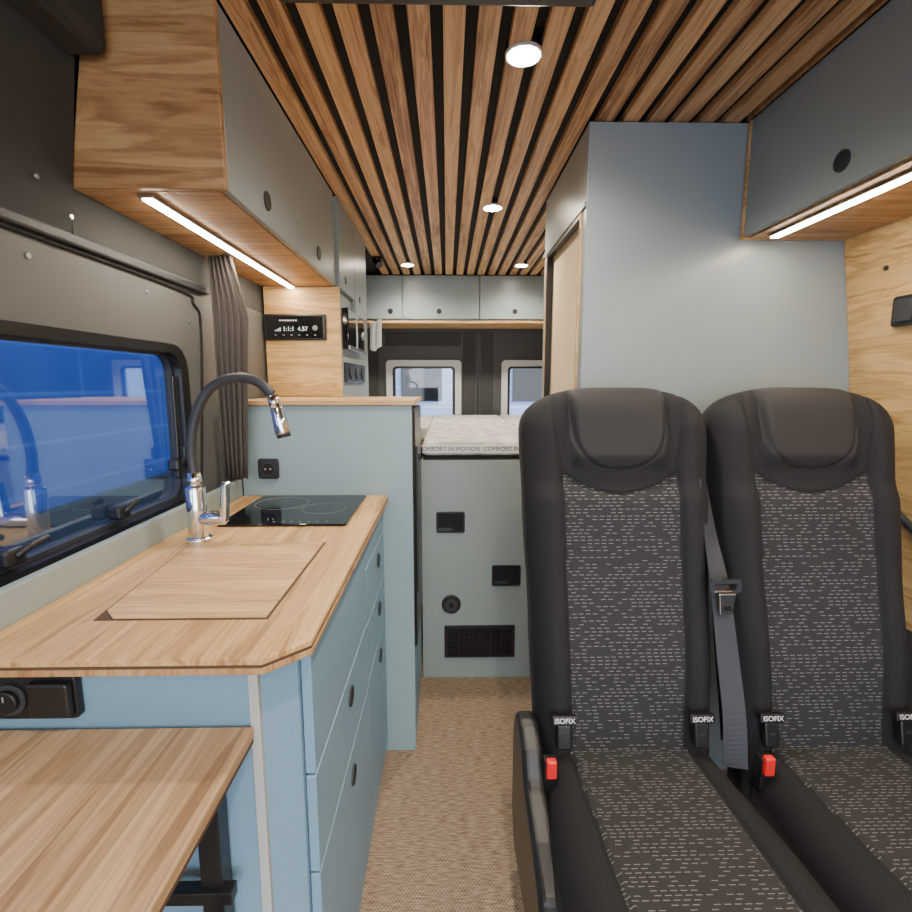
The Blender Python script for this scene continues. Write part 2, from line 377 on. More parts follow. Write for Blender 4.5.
for wi, W in enumerate((LW, RW)):
    g = group('window_%d' % (wi + 2))
    rframe('frame', (W[0] - 0.01, W[1] + 0.01, RZ0, RZ1 + 0.01), (W[0] + 0.035, W[1] - 0.035, RZ0 + 0.04, RZ1 - 0.035), 0.03, 0.03, 'y', YB - 0.02, YB + 0.04, M['trimw'], g)
    rframe('inner_seal', (W[0] + 0.033, W[1] - 0.033, RZ0 + 0.038, RZ1 - 0.033), (W[0] + 0.055, W[1] - 0.055, RZ0 + 0.06, RZ1 - 0.05), 0.03, 0.02, 'y', YB + 0.0, YB + 0.03, M['black'], g)
    prism('glazing', rrect(W[0] + 0.03, W[1] - 0.03, RZ0 + 0.03, RZ1 - 0.03, 0.03), 'y', YB + 0.02, YB + 0.024, M['pane2'], g, bevel=0)

# ------------------------------------------------------------------ rear overhead cabinet
g = group('rear_overhead_cabinet')
XE = 1.10
box('carcass', XL + 0.06, XE, 3.415, 3.735, 1.66, 1.952, M['grey'], g)
xs = [XL + 0.06, -0.29, 0.216, 0.70, XE]
for i in range(4):
    box('door_%d' % i, xs[i] + 0.003, xs[i + 1] - 0.003, 3.397, 3.414, 1.672, 1.948, M['grey'], g, bevel=0.003)
for x in (-0.37, -0.05, 0.45):
    cyl('finger_hole_%.2f' % x, (x, 3.396, 1.72), 'y', 0.017, 0.006, M['black'], g)
box('oak_bottom', XL + 0.06, XE, 3.395, 3.735, 1.645, 1.66, M['oak_x'], g)

SX = 0.386
# ------------------------------------------------------------------ bed
g = group('bed')
box('front_panel', -0.105, SX - 0.001, 1.99, 2.01, 0.0, 0.945, M['sage'], g)
box('platform', -0.105, SX - 0.001, 2.01, YB - 0.03, 0.91, 0.94, M['ply'], g)
boxes('platform_wings', [(XL + 0.01, -0.105, 2.66, YB - 0.03, 0.91, 0.94), (SX, XR - 0.01, 2.10, YB - 0.03, 0.91, 0.94)], M['ply'], g)
def quilt():
    m, nt, b = new_mat('quilted_mattress'); b.inputs['Roughness'].default_value = 0.9
    tc = nt.nodes.new('ShaderNodeTexCoord'); vo = nt.nodes.new('ShaderNodeTexVoronoi'); vo.inputs['Scale'].default_value = 16
    nt.links.new(tc.outputs['Object'], vo.inputs['Vector'])
    cr = nt.nodes.new('ShaderNodeValToRGB'); e = cr.color_ramp.elements
    e[0].color = (0.78, 0.76, 0.72, 1); e[1].position = 0.75; e[1].color = (0.42, 0.41, 0.38, 1)
    nt.links.new(vo.outputs['Distance'], cr.inputs[0]); nt.links.new(cr.outputs[0], b.inputs['Base Color'])
    bp = nt.nodes.new('ShaderNodeBump'); bp.inputs['Strength'].default_value = 0.6; bp.inputs['Distance'].default_value = 0.01; bp.invert = True
    nt.links.new(vo.outputs['Distance'], bp.inputs['Height']); nt.links.new(bp.outputs[0], b.inputs['Normal']); return m
M['quilt'] = quilt()
box('mattress', -0.10, 0.380, 2.0, YB - 0.04, 0.962, 1.02, M['quilt'], g, bevel=0.015)
box('mattress_base', -0.098, 0.378, 2.012, YB - 0.04, 0.941, 0.962, M['blackm'], g, bevel=0)
boxes('mattress_sides', [(XL + 0.02, -0.102, 2.68, YB - 0.04, 0.942, 1.02), (0.382, XR - 0.02, 2.12, YB - 0.04, 0.942, 1.02)], M['quilt'], g, bevel=0.015)
box('mattress_band', -0.10, 0.380, 1.996, 2.02, 0.974, 1.006, M['white'], g, bevel=0)
text('band_text', 'COMFORT IN MOTION  COMFORT IN MOTION', (0.140, 1.994, 0.990), FRONT, 0.024, M['black'], g)
def niche(nm, x0, x1, z0, z1):
    rframe(nm + '_rim', (x0, x1, z0, z1), (x0 + .006, x1 - .006, z0 + .006, z1 - .006), 0.008, 0.005, 'y', 1.983, 1.992, M['black'], g)
    box(nm + '_back', x0 + .004, x1 - .004, 1.988, 1.9905, z0 + .004, z1 - .004, M['blackm'], g, bevel=0)
    box(nm + '_lip', x0 + .008, x0 + (x1 - x0) * .55, 1.985, 1.989, z0 + .008, z0 + .02, M['rub'], g, bevel=0)
niche('latch_a', -0.045, 0.072, 0.645, 0.733)
niche('latch_b', 0.185, 0.305, 0.415, 0.503)
cyl('socket_ring', (0.016, 1.985, 0.335), 'y', 0.04, 0.012, M['black'], g, bevel=0.003)
cyl('socket_face', (0.016, 1.978, 0.335), 'y', 0.026, 0.006, M['rub'], g)
cyl('socket_pin', (0.016, 1.974, 0.335), 'y', 0.011, 0.006, M['blackm'], g)
rframe('vent_frame', (-0.013, 0.285, 0.098, 0.238), (0.0, 0.272, 0.11, 0.226), 0.004, 0.002, 'y', 1.980, 1.992, M['black'], g)
box('vent_back', 0.0, 0.272, 1.988, 1.9905, 0.11, 0.226, M['blackm'], g, bevel=0)
boxes('vent_slats', [(0.0, 0.272, 1.983, 1.9885, 0.113 + i * 0.0115, 0.118 + i * 0.0115) for i in range(10)] + [(0.045 * i, 0.045 * i + 0.006, 1.982, 1.989, 0.11, 0.226) for i in range(1, 6)], M['black'], g)

# ------------------------------------------------------------------ shower cubicle
g = group('shower_cubicle')
box('front_panel', SX, XR - 0.004, 1.455, 1.473, 0.0, 1.950, M['grey'], g)
prism('corner_post', [(SX, 1.473), (SX + .015, 1.473), (SX + .015, 1.500), (SX, 1.500)], 'z', 0, 1.95, M['grey'], g)
box('header', SX, SX + .015, 1.50, 2.05, 1.75, 1.95, M['grey'], g)
box('header_rib', SX - .006, SX, 1.46, 2.05, 1.735, 1.75, M['grey'], g)
box('rear_post', SX, SX + .015, 2.00, 2.05, 0.0, 1.75, M['grey'], g)
box('rear_wall', SX + .015, XR - 0.004, 2.035, 2.05, 0.0, 1.95, M['grey'], g)
boxes('oak_jambs', [(SX - .005, SX + .017, 1.498, 1.506, 0.0, 1.748), (SX - .005, SX + .017, 1.985, 2.0, 0.0, 1.748), (SX - .005, SX + .017, 1.506, 1.985, 1.735, 1.748)], M['oak_x'], g)
boxes('black_channels', [(SX - .003, SX + .017, 1.506, 1.516, 0.0, 1.735), (SX - .003, SX + .017, 1.516, 1.985, 1.722, 1.735), (SX - .003, SX + .017, 1.975, 1.985, 0, 1.722)], M['black'], g)
box('sliding_door', SX + .019, SX + .033, 1.50, 2.0, 0.0, 1.745, M['cream'], g)
box('sill', SX - .0005, SX + .033, 1.50, 2.03, 0.0, 0.08, M['grey'], g)

# ------------------------------------------------------------------ right overhead cabinet
g = group('right_overhead_cabinet')
XC = 1.106
box('carcass', 0.834, XC, -0.9, 1.446, 1.662, 1.951, M['grey'], g)
for i, (a, b) in enumerate(((-0.9, -0.2), (-0.2, 0.55), (0.55, 1.436))):
    box('door_%d' % i, 0.818, 0.833, a + 0.002, b - 0.002, 1.652, 1.950, M['grey'], g, bevel=0.002)
box('oak_end', 0.817, XC, 1.437, 1.452, 1.647, 1.951, M['oak_y'], g)
box('oak_bottom', 0.834, XC, -0.9, 1.436, 1.647, 1.661, M['cab_oak'], g)
cyl('finger_hole', (0.817, 1.095, 1.707), 'x', 0.020, 0.004, M['black'], g)
ring('finger_hole_ring', (0.8165, 1.095, 1.707), 'x', 0.021, 0.003, 0.005, M['rub'], g)
g = group('led_strip')
box('channel', 0.863, 0.893, -0.85, 1.40, 1.640, 1.6465, M['steel'], g)
box('diffuser', 0.867, 0.889, -0.85, 1.395, 1.637, 1.6415, M['led'], g)

# ------------------------------------------------------------------ left overhead cabinet
g = group('left_overhead_cabinet')
prof = [(-0.708, 1.632), (-0.437, 1.632), (-0.437, 1.950), (-0.652, 1.950)]
prism('carcass', prof, 'y', 1.037, 1.985, M['grey'], g)
prism('oak_end', [(-0.709, 1.618), (-0.42, 1.618), (-0.42, 1.951), (-0.65, 1.951)], 'y', 1.020, 1.036, M['cab_oak'], g)
box('oak_bottom', -0.709, -0.437, 1.037, 1.985, 1.618, 1.631, M['cab_oak'], g)
for i, (a, b) in enumerate(((1.037, 1.50), (1.50, 1.983))):
    box('door_%d' % i, -0.436, -0.421, a + 0.001, b - 0.0015, 1.620, 1.948, M['grey'], g, bevel=0.002)
    hy = (1.254, 1.73)[i]
    cyl('finger_hole_%d' % i, (-0.420, hy, 1.675), 'x', 0.019, 0.004, M['black'], g)
    ring('finger_ring_%d' % i, (-0.4195, hy, 1.675), 'x', 0.021, 0.003, 0.004, M['rub'], g)
g = group('led_strip')
box('channel', -0.602, -0.573, 1.05, 1.98, 1.611, 1.6175, M['steel'], g)
box('diffuser', -0.598, -0.577, 1.055, 1.975, 1.608, 1.6125, M['led'], g)

# ------------------------------------------------------------------ tall cabinet
g = group('tall_cabinet')
box('oak_face', -0.70, -0.411, 1.99, 2.004, 1.201, 1.617, M['wall_oak_x'], g)
box('carcass', -0.70, -0.43, 2.005, 2.66, 0.945, 1.950, M['sage'], g)
box('upper_door', -0.428, -0.411, 2.006, 2.33, 1.62, 1.948, M['grey'], g, bevel=0.002)
box('upper_door_rear', -0.428, -0.411, 2.335, 2.66, 1.56, 1.948, M['grey'], g, bevel=0.002)
box('lower_face', -0.428, -0.411, 2.006, 2.66, 1.03, 1.555, M['sage'], g, bevel=0.002)
for y, z in ((2.12, 1.665), (2.45, 1.64)):
    cyl('finger_hole_%.1f' % y, (-0.410, y, z), 'x', 0.015, 0.004, M['black'], g)
g = group('microwave_oven')
box('body', -0.4105, -0.385, 2.02, 2.40, 1.385, 1.545, M['gloss'], g, bevel=0.004)
box('steel_trim', -0.388, -0.382, 2.20, 2.215, 1.39, 1.54, M['steel'], g)
box('steel_edge', -0.388, -0.380, 2.02, 2.40, 1.386, 1.400, M['steel'], g)
cyl('knob', (-0.378, 2.30, 1.46), 'x', 0.018, 0.014, M['steel'], g)
g = group('socket_panel')
box('plate', -0.4105, -0.398, 2.03, 2.48, 1.255, 1.335, M['black'], g, bevel=0.003)
for i in range(3):
    cyl('socket_%d' % i, (-0.396, 2.11 + i * 0.14, 1.295), 'x', 0.026, 0.006, M['rub'], g)
g = group('hand_towel')
V = []; F = []; NX, NZ = 16, 14
for i in range(NX):
    for j in range(NZ):
        u = i / (NX - 1); w = j / (NZ - 1)
        V.append((-0.400 + u * 0.06, 2.675 + 0.008 * math.sin(u * 14 + w * 1.5), 1.57 - 0.14 * w - 0.012 * math.sin(u * 5)))
for i in range(NX - 1):
    for j in range(NZ - 1): F.append((i * NZ + j, (i + 1) * NZ + j, (i + 1) * NZ + j + 1, i * NZ + j + 1))
t = mk('cloth', V, F, M['white'], g, smooth=True); sm = t.modifiers.new('s', 'SOLIDIFY'); sm.thickness = 0.005
tube('hook', [(-0.428, 2.668, 1.575), (-0.40, 2.672, 1.578), (-0.345, 2.675, 1.572)], 0.004, M['black'], g)

# heater control
g = group('heater_control_panel')
box('bezel', -0.702, -0.464, 1.979, 1.989, 1.416, 1.514, M['black'], g, bevel=0.004)
box('glass', -0.690, -0.476, 1.9775, 1.9795, 1.424, 1.506, M['gloss'], g, bevel=0)
text('display', '1:1:1', (-0.606, 1.9765, 1.458), FRONT, 0.023, M['display'], g)
text('readout', '4.57', (-0.552, 1.9765, 1.458), FRONT, 0.023, M['display'], g)
ring('dial_ring', (-0.505, 1.9765, 1.462), 'y', 0.009, 0.0015, 0.001, M['mark'], g)
cyl('dial', (-0.505, 1.9765, 1.462), 'y', 0.003, 0.001, M['mark'], g)
boxes('top_mark', [(-0.640 + i * 0.010, -0.634 + i * 0.010, 1.9768, 1.9774, 1.488, 1.492) for i in range(7)], M['mark'], g)
boxes('level_bars', [(-0.658 + i * 0.006, -0.655 + i * 0.006, 1.9768, 1.9774, 1.450, 1.454 + 0.003 * (i % 4)) for i in range(4)], M['display'], g)
boxes('lower_marks', [(-0.66 + i * 0.03, -0.652 + i * 0.03, 1.9768, 1.9774, 1.434, 1.437) for i in range(6)], M['markg'], g)

# ------------------------------------------------------------------ fridge cabinet
g = group('fridge_cabinet')
box('carcass', -0.645, -0.125, 1.582, 1.988, 0.0, 1.184, M['teal'], g)
box('end_panel', -0.645, -0.110, 1.563, 1.581, 0.0, 1.184, M['teal'], g)
prism('oak_top', [(-0.655, 1.553), (-0.10, 1.553), (-0.10, 1.988), (-0.655, 1.988)], 'z', 1.185, 1.200, M['oak_x'], g)
box('fridge_door', -0.124, -0.103, 1.60, 1.975, 0.36, 1.17, M['black'], g, bevel=0.008)
box('fridge_grip', -0.103, -0.096, 1.615, 1.63, 0.55, 1.05, M['rub'], g, bevel=0.003)
box('drawer_front', -0.124, -0.110, 1.60, 1.975, 0.03, 0.35, M['blue'], g)
g = group('wall_socket')
prism('plate', rrect(-0.592, -0.528, 0.955, 1.019, 0.008), 'y', 1.553, 1.562, M['black'], g, bevel=0.002)
cyl('well', (-0.56, 1.5525, 0.987), 'y', 0.021, 0.003, M['rub'], g)
cyl('recess', (-0.56, 1.551, 0.987), 'y', 0.018, 0.003, M['blackm'], g)
for dx in (-0.008, 0.008): cyl('pin_%s' % dx, (-0.56 + dx, 1.549, 0.987), 'y', 0.003, 0.002, M['steel'], g)

# curtain
g = group('curtain')
V = []; F = []; N = 70
for i in range(N):
    u = i / (N - 1)
    for j in range(12):
        w = j / 11
        y = 1.536 - 0.030 * u - 0.008 * math.sin(w * 3)
        wt = 0.125 - 0.055 * sorted((0, (w - 0.75) * 4, 1))[1]
        x = -0.690 + wt * u + 0.005 * math.sin(u * 34 + w * 0.8)
        V.append((x - 0.045 * (1 - w) * u, y + 0.008 * math.cos(u * 34), 0.965 + 0.65 * w))
for i in range(N - 1):
    for j in range(11): F.append((i * 12 + j, (i + 1) * 12 + j, (i + 1) * 12 + j + 1, i * 12 + j + 1))
t = mk('cloth', V, F, M['curtain'], g, smooth=True); sm = t.modifiers.new('s', 'SOLIDIFY'); sm.thickness = 0.002

# ------------------------------------------------------------------ kitchen unit
g = group('kitchen_unit')
foot = [(-0.645, 0.645), (-0.285, 0.645), (-0.268, 0.645), (-0.222, 0.692), (-0.222, 1.561), (-0.645, 1.561)]
prism('carcass', foot, 'z', 0.0, 0.876, M['blue'], g)
box('ply_edge', -0.276, -0.262, 0.6415, 0.652, 0.0, 0.876, M['plyp'], g)
def drawer(nm, y0, y1, z0, z1):
    box(nm, -0.221, -0.205, y0 + 0.0015, y1 - 0.0015, z0 + 0.002, z1 - 0.002, M['blue'], g, bevel=0.002)
for k, (a, b) in enumerate(((0.65, 0.874), (0.475, 0.65), (0.04, 0.475))): drawer('front_a%d' % k, 0.70, 1.20, a, b)
for k, (a, b) in enumerate(((0.79, 0.874), (0.64, 0.79), (0.49, 0.64), (0.04, 0.49))): drawer('front_b%d' % k, 1.20, 1.556, a, b)
for k, (y, z) in enumerate([(0.975, 0.60), (0.975, 0.415), (1.42, 0.735), (1.42, 0.585), (1.42, 0.435)]):
    cyl('finger_hole_%d' % k, (-0.204, y, z), 'x', 0.019, 0.004, M['blackm'], g)
    ring('finger_ring_%d' % k, (-0.2035, y, z), 'x', 0.021, 0.0025, 0.005, M['rub'], g)
ct = [(-0.645, 0.607), (-0.241, 0.607), (-0.189, 0.656), (-0.189, 1.561), (-0.645, 1.561)]
def inset(p, d): return [(x - (d if x > -0.6 else 0), y + (d if y < 0.7 else 0)) for x, y in p]
g = group('countertop')
prism('worktop', ct, 'z', 0.890, 0.900, M['oak_y'], g, bevel=0.002)
prism('worktop_core', inset(ct, 0.001), 'z', 0.886, 0.890, M['plyd'], g, bevel=0)
prism('worktop_base', ct, 'z', 0.877, 0.886, M['ply'], g, bevel=0.001)
g = group('backsplash')
box('upstand', -0.665, -0.646, 0.0, 1.561, 0.80, 0.953, M['sage'], g, bevel=0.003)
box('upstand_ledge', XL + 0.001, -0.666, 0.0, 1.561, 0.88, 0.914, M['sage'], g, bevel=0.003)
g = group('sink_lid')
LP = [(-0.505, 0.720), (-0.275, 0.720), (-0.275, 1.079), (-0.566, 1.079), (-0.530, 0.745)]
prism('gap', [(-0.532, 0.716), (-0.271, 0.716), (-0.271, 1.083), (-0.570, 1.083)], 'z', 0.9001, 0.9008, M['plyd'], g, bevel=0)
prism('board', LP, 'z', 0.9003, 0.9035, M['lid'], g, bevel=0.0015)

g = group('induction_hob')
prism('glass', rrect(-0.572, -0.252, 1.21, 1.535, 0.008), 'z', 0.9005, 0.9065, M['gloss'], g, bevel=0.0015)
for k, (x, y, r) in enumerate(((-0.48, 1.43, 0.075), (-0.345, 1.37, 0.06))):
    ring('zone_%d' % k, (x, y, 0.9067), 'z', r, 0.0012, 0.0006, M['markg'], g)
boxes('touch_marks', [(-0.44 + i * 0.022, -0.434 + i * 0.022, 1.23, 1.234, 0.9066, 0.907) for i in range(7)], M['markg'], g)

# faucet
g = group('kitchen_faucet')
FX, FY = -0.56, 1.10
cyl('flange', (FX, FY, 0.905), 'z', 0.028, 0.01, M['chrome'], g, bevel=0.002)
cyl('body', (FX, FY, 0.965), 'z', 0.021, 0.12, M['chrome'], g, bevel=0.003)
cyl('collar', (FX, FY, 1.040), 'z', 0.016, 0.035, M['chrome'], g, r2=0.013)
cyl('side_valve', (FX + 0.035, FY - 0.005, 0.955), (1, -0.1, 0.05), 0.016, 0.06, M['chrome'], g, bevel=0.002)
prism('lever', [(FX + 0.055, 0.945), (FX + 0.070, 0.945), (FX + 0.078, 1.035), (FX + 0.066, 1.04)], 'y', FY - 0.022, FY + 0.004, M['chrome'], g, bevel=0.004)
tube('gooseneck', [(FX, FY, 1.05), (FX - 0.002, FY, 1.11), (FX + 0.012, FY, 1.18), (FX + 0.047, FY, 1.240), (FX + 0.100, FY, 1.264), (FX + 0.150, FY, 1.256), (FX + 0.180, FY, 1.228)], 0.0105, M['rub'], g, ribs=0.03)
cyl('spray_neck', (FX + 0.184, FY, 1.212), (0.24, 0, -1), 0.012, 0.03, M['chrome'], g)
cyl('spray_head', (FX + 0.194, FY, 1.172), (0.24, 0, -1), 0.0125, 0.06, M['chrome'], g, r2=0.017, bevel=0.002)
cyl('spray_tip', (FX + 0.2015, FY, 1.139), (0.24, 0, -1), 0.015, 0.008, M['black'], g)

# front 12V socket panel
g = group('power_socket_panel')
prism('plate', rrect(-0.625, -0.502, 0.800, 0.863, 0.006), 'y', 0.632, 0.644, M['black'], g, bevel=0.002)
cyl('usb_ring', (-0.590, 0.630, 0.831), 'y', 0.022, 0.006, M['rub'], g)
cyl('usb_knob', (-0.590, 0.624, 0.831), 'y', 0.016, 0.008, M['black'], g, bevel=0.002)
prism('flap', rrect(-0.562, -0.506, 0.806, 0.857, 0.006), 'y', 0.622, 0.633, M['black'], g, bevel=0.004)
boxes('knob_mark', [(-0.591, -0.589, 0.6195, 0.6203, 0.833, 0.841)], M['markg'], g)

# folding table
g = group('folding_table')
box('top', -0.66, -0.27, 0.02, 0.640, 0.762, 0.780, M['table'], g, bevel=0.003)
box('top_core', -0.66, -0.2715, 0.021, 0.639, 0.756, 0.762, M['plyd'], g, bevel=0)
box('upright', -0.345, -0.315, 0.610, 0.640, 0.30, 0.756, M['black'], g)
box('arm', -0.340, -0.320, 0.15, 0.612, 0.733, 0.755, M['black'], g)
box('crossbar', -0.66, -0.30, 0.602, 0.622, 0.535, 0.555, M['black'], g)
tube('brace', [(-0.33, 0.625, 0.45), (-0.33, 0.42, 0.60), (-0.33, 0.25, 0.735)], 0.010, M['black'], g, smooth=False)
box('foot', -0.345, -0.315, 0.610, 0.640, 0.0, 0.30, M['black'], g)

# ------------------------------------------------------------------ seats
def segd(p, a, b):
    ax, ay = a; bx, by = b; px, py = p
    dx, dy = bx - ax, by - ay; t = max(0, min(1, ((px - ax) * dx + (py - ay) * dy) / (dx * dx + dy * dy)))
    return math.hypot(px - ax - t * dx, py - ay - t * dy)
def sstep(a, b, x):
    t = max(0, min(1, (x - a) / (b - a))); return t * t * (3 - 2 * t)
def smooth2(pts):
    return [(v.x, v.y) for v in catmull([(p[0], p[1], 0) for p in pts], 6)]
def mirror(pts): return pts + [(-x, y) for x, y in reversed(pts[:-1])] if pts[-1][0] == 0 else pts

def pad(name, L, wf, h1, T, bol, seams, insert, mats, mat4, parent, NI=110, NJ=200, pw=3.0, center_dip=0.0, extra=None):
    V = []; UV = []; F = []; MI = []
    segs = [(a, b) for s in seams for a, b in zip(s[:-1], s[1:])]
    hs = []
    for j in range(NJ + 1):
        q = j / NJ
        hs.append(L * (1 - (1 - q) ** 1.35) if q < 1 else L)
    for h in hs:
        k = max(0, (h - h1) / (L - h1)); k = min(k, 0.9995)
        w = wf(h) * (1 - k ** pw) ** (1 / pw)
        tf = (1 - k ** 4) ** 0.5
        for i in range(NI + 1):
            q = -1 + 2 * i / NI
            s = w * q
            e = (1 - abs(q) ** 7) ** 0.45
            y = T * e * tf
            y += bol * sstep(0.11, 0.175, abs(s)) * e * tf * (1 - k)
            y -= center_dip * (1 - sstep(0.0, 0.14, abs(s))) * tf
            if extra: y += extra(s, h) * e * tf
            d = min(segd((s, h), a, b) for a, b in segs) if segs else 1
            y -= 0.0085 * math.exp(-(d / 0.0048) ** 2) * e
            V.append(mat4 @ Vector((s, -y, h))); UV.append((s, h))
        for i in range(NI + 1):
            q = 1 - 2 * i / NI
            e = (1 - abs(q) ** 6) ** 0.5
            V.append(mat4 @ Vector((w * q, 0.02 * e * tf, h))); UV.append((w * q, h))
    R = 2 * (NI + 1)
    for j in range(NJ):
        hm = (hs[j] + hs[j + 1]) / 2
        for i in range(R):
            a = j * R + i; b = j * R + (i + 1) % R
            F.append((a, b, b + R, a + R))
            if i < NI:
                s = (UV[a][0] + UV[b][0]) / 2
                MI.append(insert(s, hm))
            else: MI.append(0)
    F.append(tuple(range(R - 1, -1, -1))); MI.append(0)
    F.append(tuple(range(NJ * R, NJ * R + R))); MI.append(0)
    ob = mk(name, V, F, None, parent, smooth=True)
    for m in mats: ob.data.materials.append(m)
    for p, mi in zip(ob.data.polygons, MI): p.material_index = mi
    ul = ob.data.uv_layers.new(name='UVMap')
    for lp in ob.data.loops: ul.data[lp.index].uv = UV[lp.vertex_index]
    return ob

U = smooth2(mirror([(-0.122, 0.87), (-0.116, 0.78), (-0.100, 0.715), (-0.060, 0.672), (0, 0.660)]))
TOPC = smooth2(mirror([(-0.138, 0.655), (-0.10, 0.627), (-0.05, 0.610), (0, 0.604)]))
SL = smooth2([(-0.128, 0.0), (-0.134, 0.3), (-0.138, 0.60), (-0.137, 0.66), (-0.152, 0.76), (-0.160, 0.87)])
SR = [(-x, y) for x, y in SL]
def curve_h(s):
    s = abs(s)
    return 0.604 + 0.051 * (s / 0.138) ** 1.7
def ins_back(s, h):
    if abs(s) < 0.136 - 0.008 * (1 - h / 0.6) and h < curve_h(s): return 1
    if h > 0.66 + 0.06 * (abs(s) / 0.11) ** 3 and abs(s) < 0.119: return 2
    return 0
CU = [smooth2([(-0.135, 0.02), (-0.135, 0.25), (-0.13, 0.47)]), smooth2([(0.135, 0.02), (0.135, 0.25), (0.13, 0.47)]), [(-0.25, 0.44), (0.25, 0.44)]]
def ins_cu(s, h): return 1 if abs(s) < 0.133 and h < 0.44 else 0

def seat(cx, side_cover):
    g = group('passenger_seat')
    r = math.radians(12)
    hd = Vector((0, math.sin(r), math.cos(r))); nd = Vector((0, math.cos(r), -math.sin(r)))
    m = Matrix(((1, nd.x, hd.x, cx), (0, nd.y, hd.y, 1.105), (0, nd.z, hd.z, 0.385), (0, 0, 0, 1)))
    def wb(h):
        P = [(0, 0.205), (0.3, 0.214), (0.6, 0.226), (0.75, 0.232), (0.87, 0.228)]
        for (a, b), (c, d) in zip(P[:-1], P[1:]):
            if h <= c: return b + (d - b) * sstep(a, c, h)
        return 0.228
    def ex(s, h):
        hr = 0.018 * (1 - sstep(0.095, 0.128, abs(s))) * sstep(0.655, 0.70, h)
        return hr - 0.014 * sstep(0.58, 0.64, h) + 0.012 * math.exp(-((h - 0.22) / 0.14) ** 2)
    pad('backrest', 0.873, wb, 0.765, 0.085, 0.028, [U, TOPC, SL, SR], ins_back, [M['seat'], M['dash'], M['seath']], m, g, pw=2.5, extra=ex)
    c = math.radians(4)
    hd = Vector((0, -math.cos(c), math.sin(c))); nd = Vector((0, -math.sin(c), -math.cos(c)))
    m2 = Matrix(((-1, nd.x, hd.x, cx), (0, nd.y, hd.y, 1.03), (0, nd.z, hd.z, 0.325), (0, 0, 0, 1)))
    pad('cushion', 0.50, lambda h: 0.205 + 0.018 * sstep(0, 0.3, h), 0.38, 0.10, 0.012, CU, ins_cu, [M['seat'], M['dash']], m2, g, pw=3.6, NJ=140)
    box('seat_pan', cx - 0.19, cx + 0.19, 0.60, 1.10, 0.27, 0.325, M['black'], g, bevel=0.01)
    boxes('legs', [(cx - 0.17, cx - 0.13, 0.66, 0.72, 0.03, 0.28), (cx + 0.13, cx + 0.17, 0.66, 0.72, 0.03, 0.28), (cx - 0.17, cx - 0.13, 1.02, 1.08, 0.03, 0.28), (cx + 0.13, cx + 0.17, 1.02, 1.08, 0.03, 0.28)], M['black'], g, bevel=0.004)
    boxes('floor_rails', [(cx - 0.18, cx - 0.12, 0.55, 1.12, 0.0, 0.03), (cx + 0.12, cx + 0.18, 0.55, 1.12, 0.0, 0.03)], M['steel'], g, bevel=0.004)
    if side_cover:
        prism('hinge_cover', [(1.13, 0.42), (1.10, 0.475), (1.04, 0.49), (0.98, 0.465), (0.94, 0.41), (0.84, 0.38), (0.76, 0.34), (0.74, 0.26), (0.80, 0.14), (1.08, 0.12), (1.13, 0.2)], 'x', cx - 0.252, cx - 0.205, M['black'], g, bevel=0.014, seg=4)
    bx = cx - 0.195
    box('buckle_body', bx - 0.014, bx + 0.014, 0.945, 0.972, 0.385, 0.462, M['black'], g, bevel=0.005)
    box('buckle_button', bx - 0.011, bx + 0.011, 0.936, 0.952, 0.428, 0.470, M['red'], g, bevel=0.004)
    tube('buckle_stalk', [(bx, 0.96, 0.39), (bx, 0.99, 0.32), (bx, 1.02, 0.28)], 0.008, M['black'], g)
    hd = Vector((0, math.sin(r), math.cos(r)))
    for sx in (-0.156, 0.150):
        hh = 0.085; py = 1.105 + hh * math.sin(r) - 0.122 * math.cos(r); pz = 0.385 + hh * math.cos(r) + 0.122 * math.sin(r)
        o1 = box('isofix_slot_%.2f' % sx, -0.016, 0.016, -0.006, 0.012, -0.042, 0.012, M['black'], g, bevel=0.004)
        o1.location = (cx + sx, py, pz); o1.rotation_euler = (-r, 0, 0)
        o2 = box('isofix_tag_%.2f' % sx, -0.027, 0.027, -0.010, 0.004, 0.013, 0.033, M['black'], g, bevel=0.002)
        o2.location = (cx + sx, py, pz); o2.rotation_euler = (-r, 0, 0)
        tp = Vector((cx + sx, py, pz)) + hd * 0.023 + Vector((0, -math.cos(r), math.sin(r))) * 0.0115
        text('isofix_text_%.2f' % sx, 'ISOFIX', tp, (math.radians(90) - r, 0, 0), 0.0155, M['white'], g, bold=0.0001)
        boxes('isofix_bar_%.2f' % sx, [(cx + sx - 0.006, cx + sx + 0.006, py - 0.009, py - 0.006, pz - 0.034, pz - 0.008)], M['rub'], g)
    return g
seat(0.413, True)
seat(0.876, False)

g = group('seat_belt')
ribbon('webbing', [(0.612, 1.170, 1.03), (0.618, 1.125, 0.90), (0.622, 1.075, 0.79), (0.628, 1.035, 0.65), (0.634, 1.00, 0.52), (0.636, 0.985, 0.41)],
       [(0.6, 0.8, 0.1), (0.8, 0.6, 0.1), (1, 0.3, 0), (1, 0.1, 0), (1, 0.0, 0), (0.9, -0.2, 0)], 0.052, 0.0022, M['belt'], g)
box('tongue_grip', 0.588, 0.654, 1.058, 1.068, 0.803, 0.815, M['black'], g, bevel=0.004)
rframe('tongue_loop', (0.585, 0.657, 0.788, 0.820), (0.594, 0.648, 0.796, 0.810), 0.009, 0.003, 'y', 1.050, 1.056, M['chrome'], g)
prism('tongue_plate', [(0.602, 0.790), (0.640, 0.790), (0.635, 0.742), (0.607, 0.742)], 'y', 1.040, 1.044, M['chrome'], g)
box('tongue_hole', 0.613, 0.629, 1.038, 1.0395, 0.752, 0.764, M['black'], g, bevel=0)

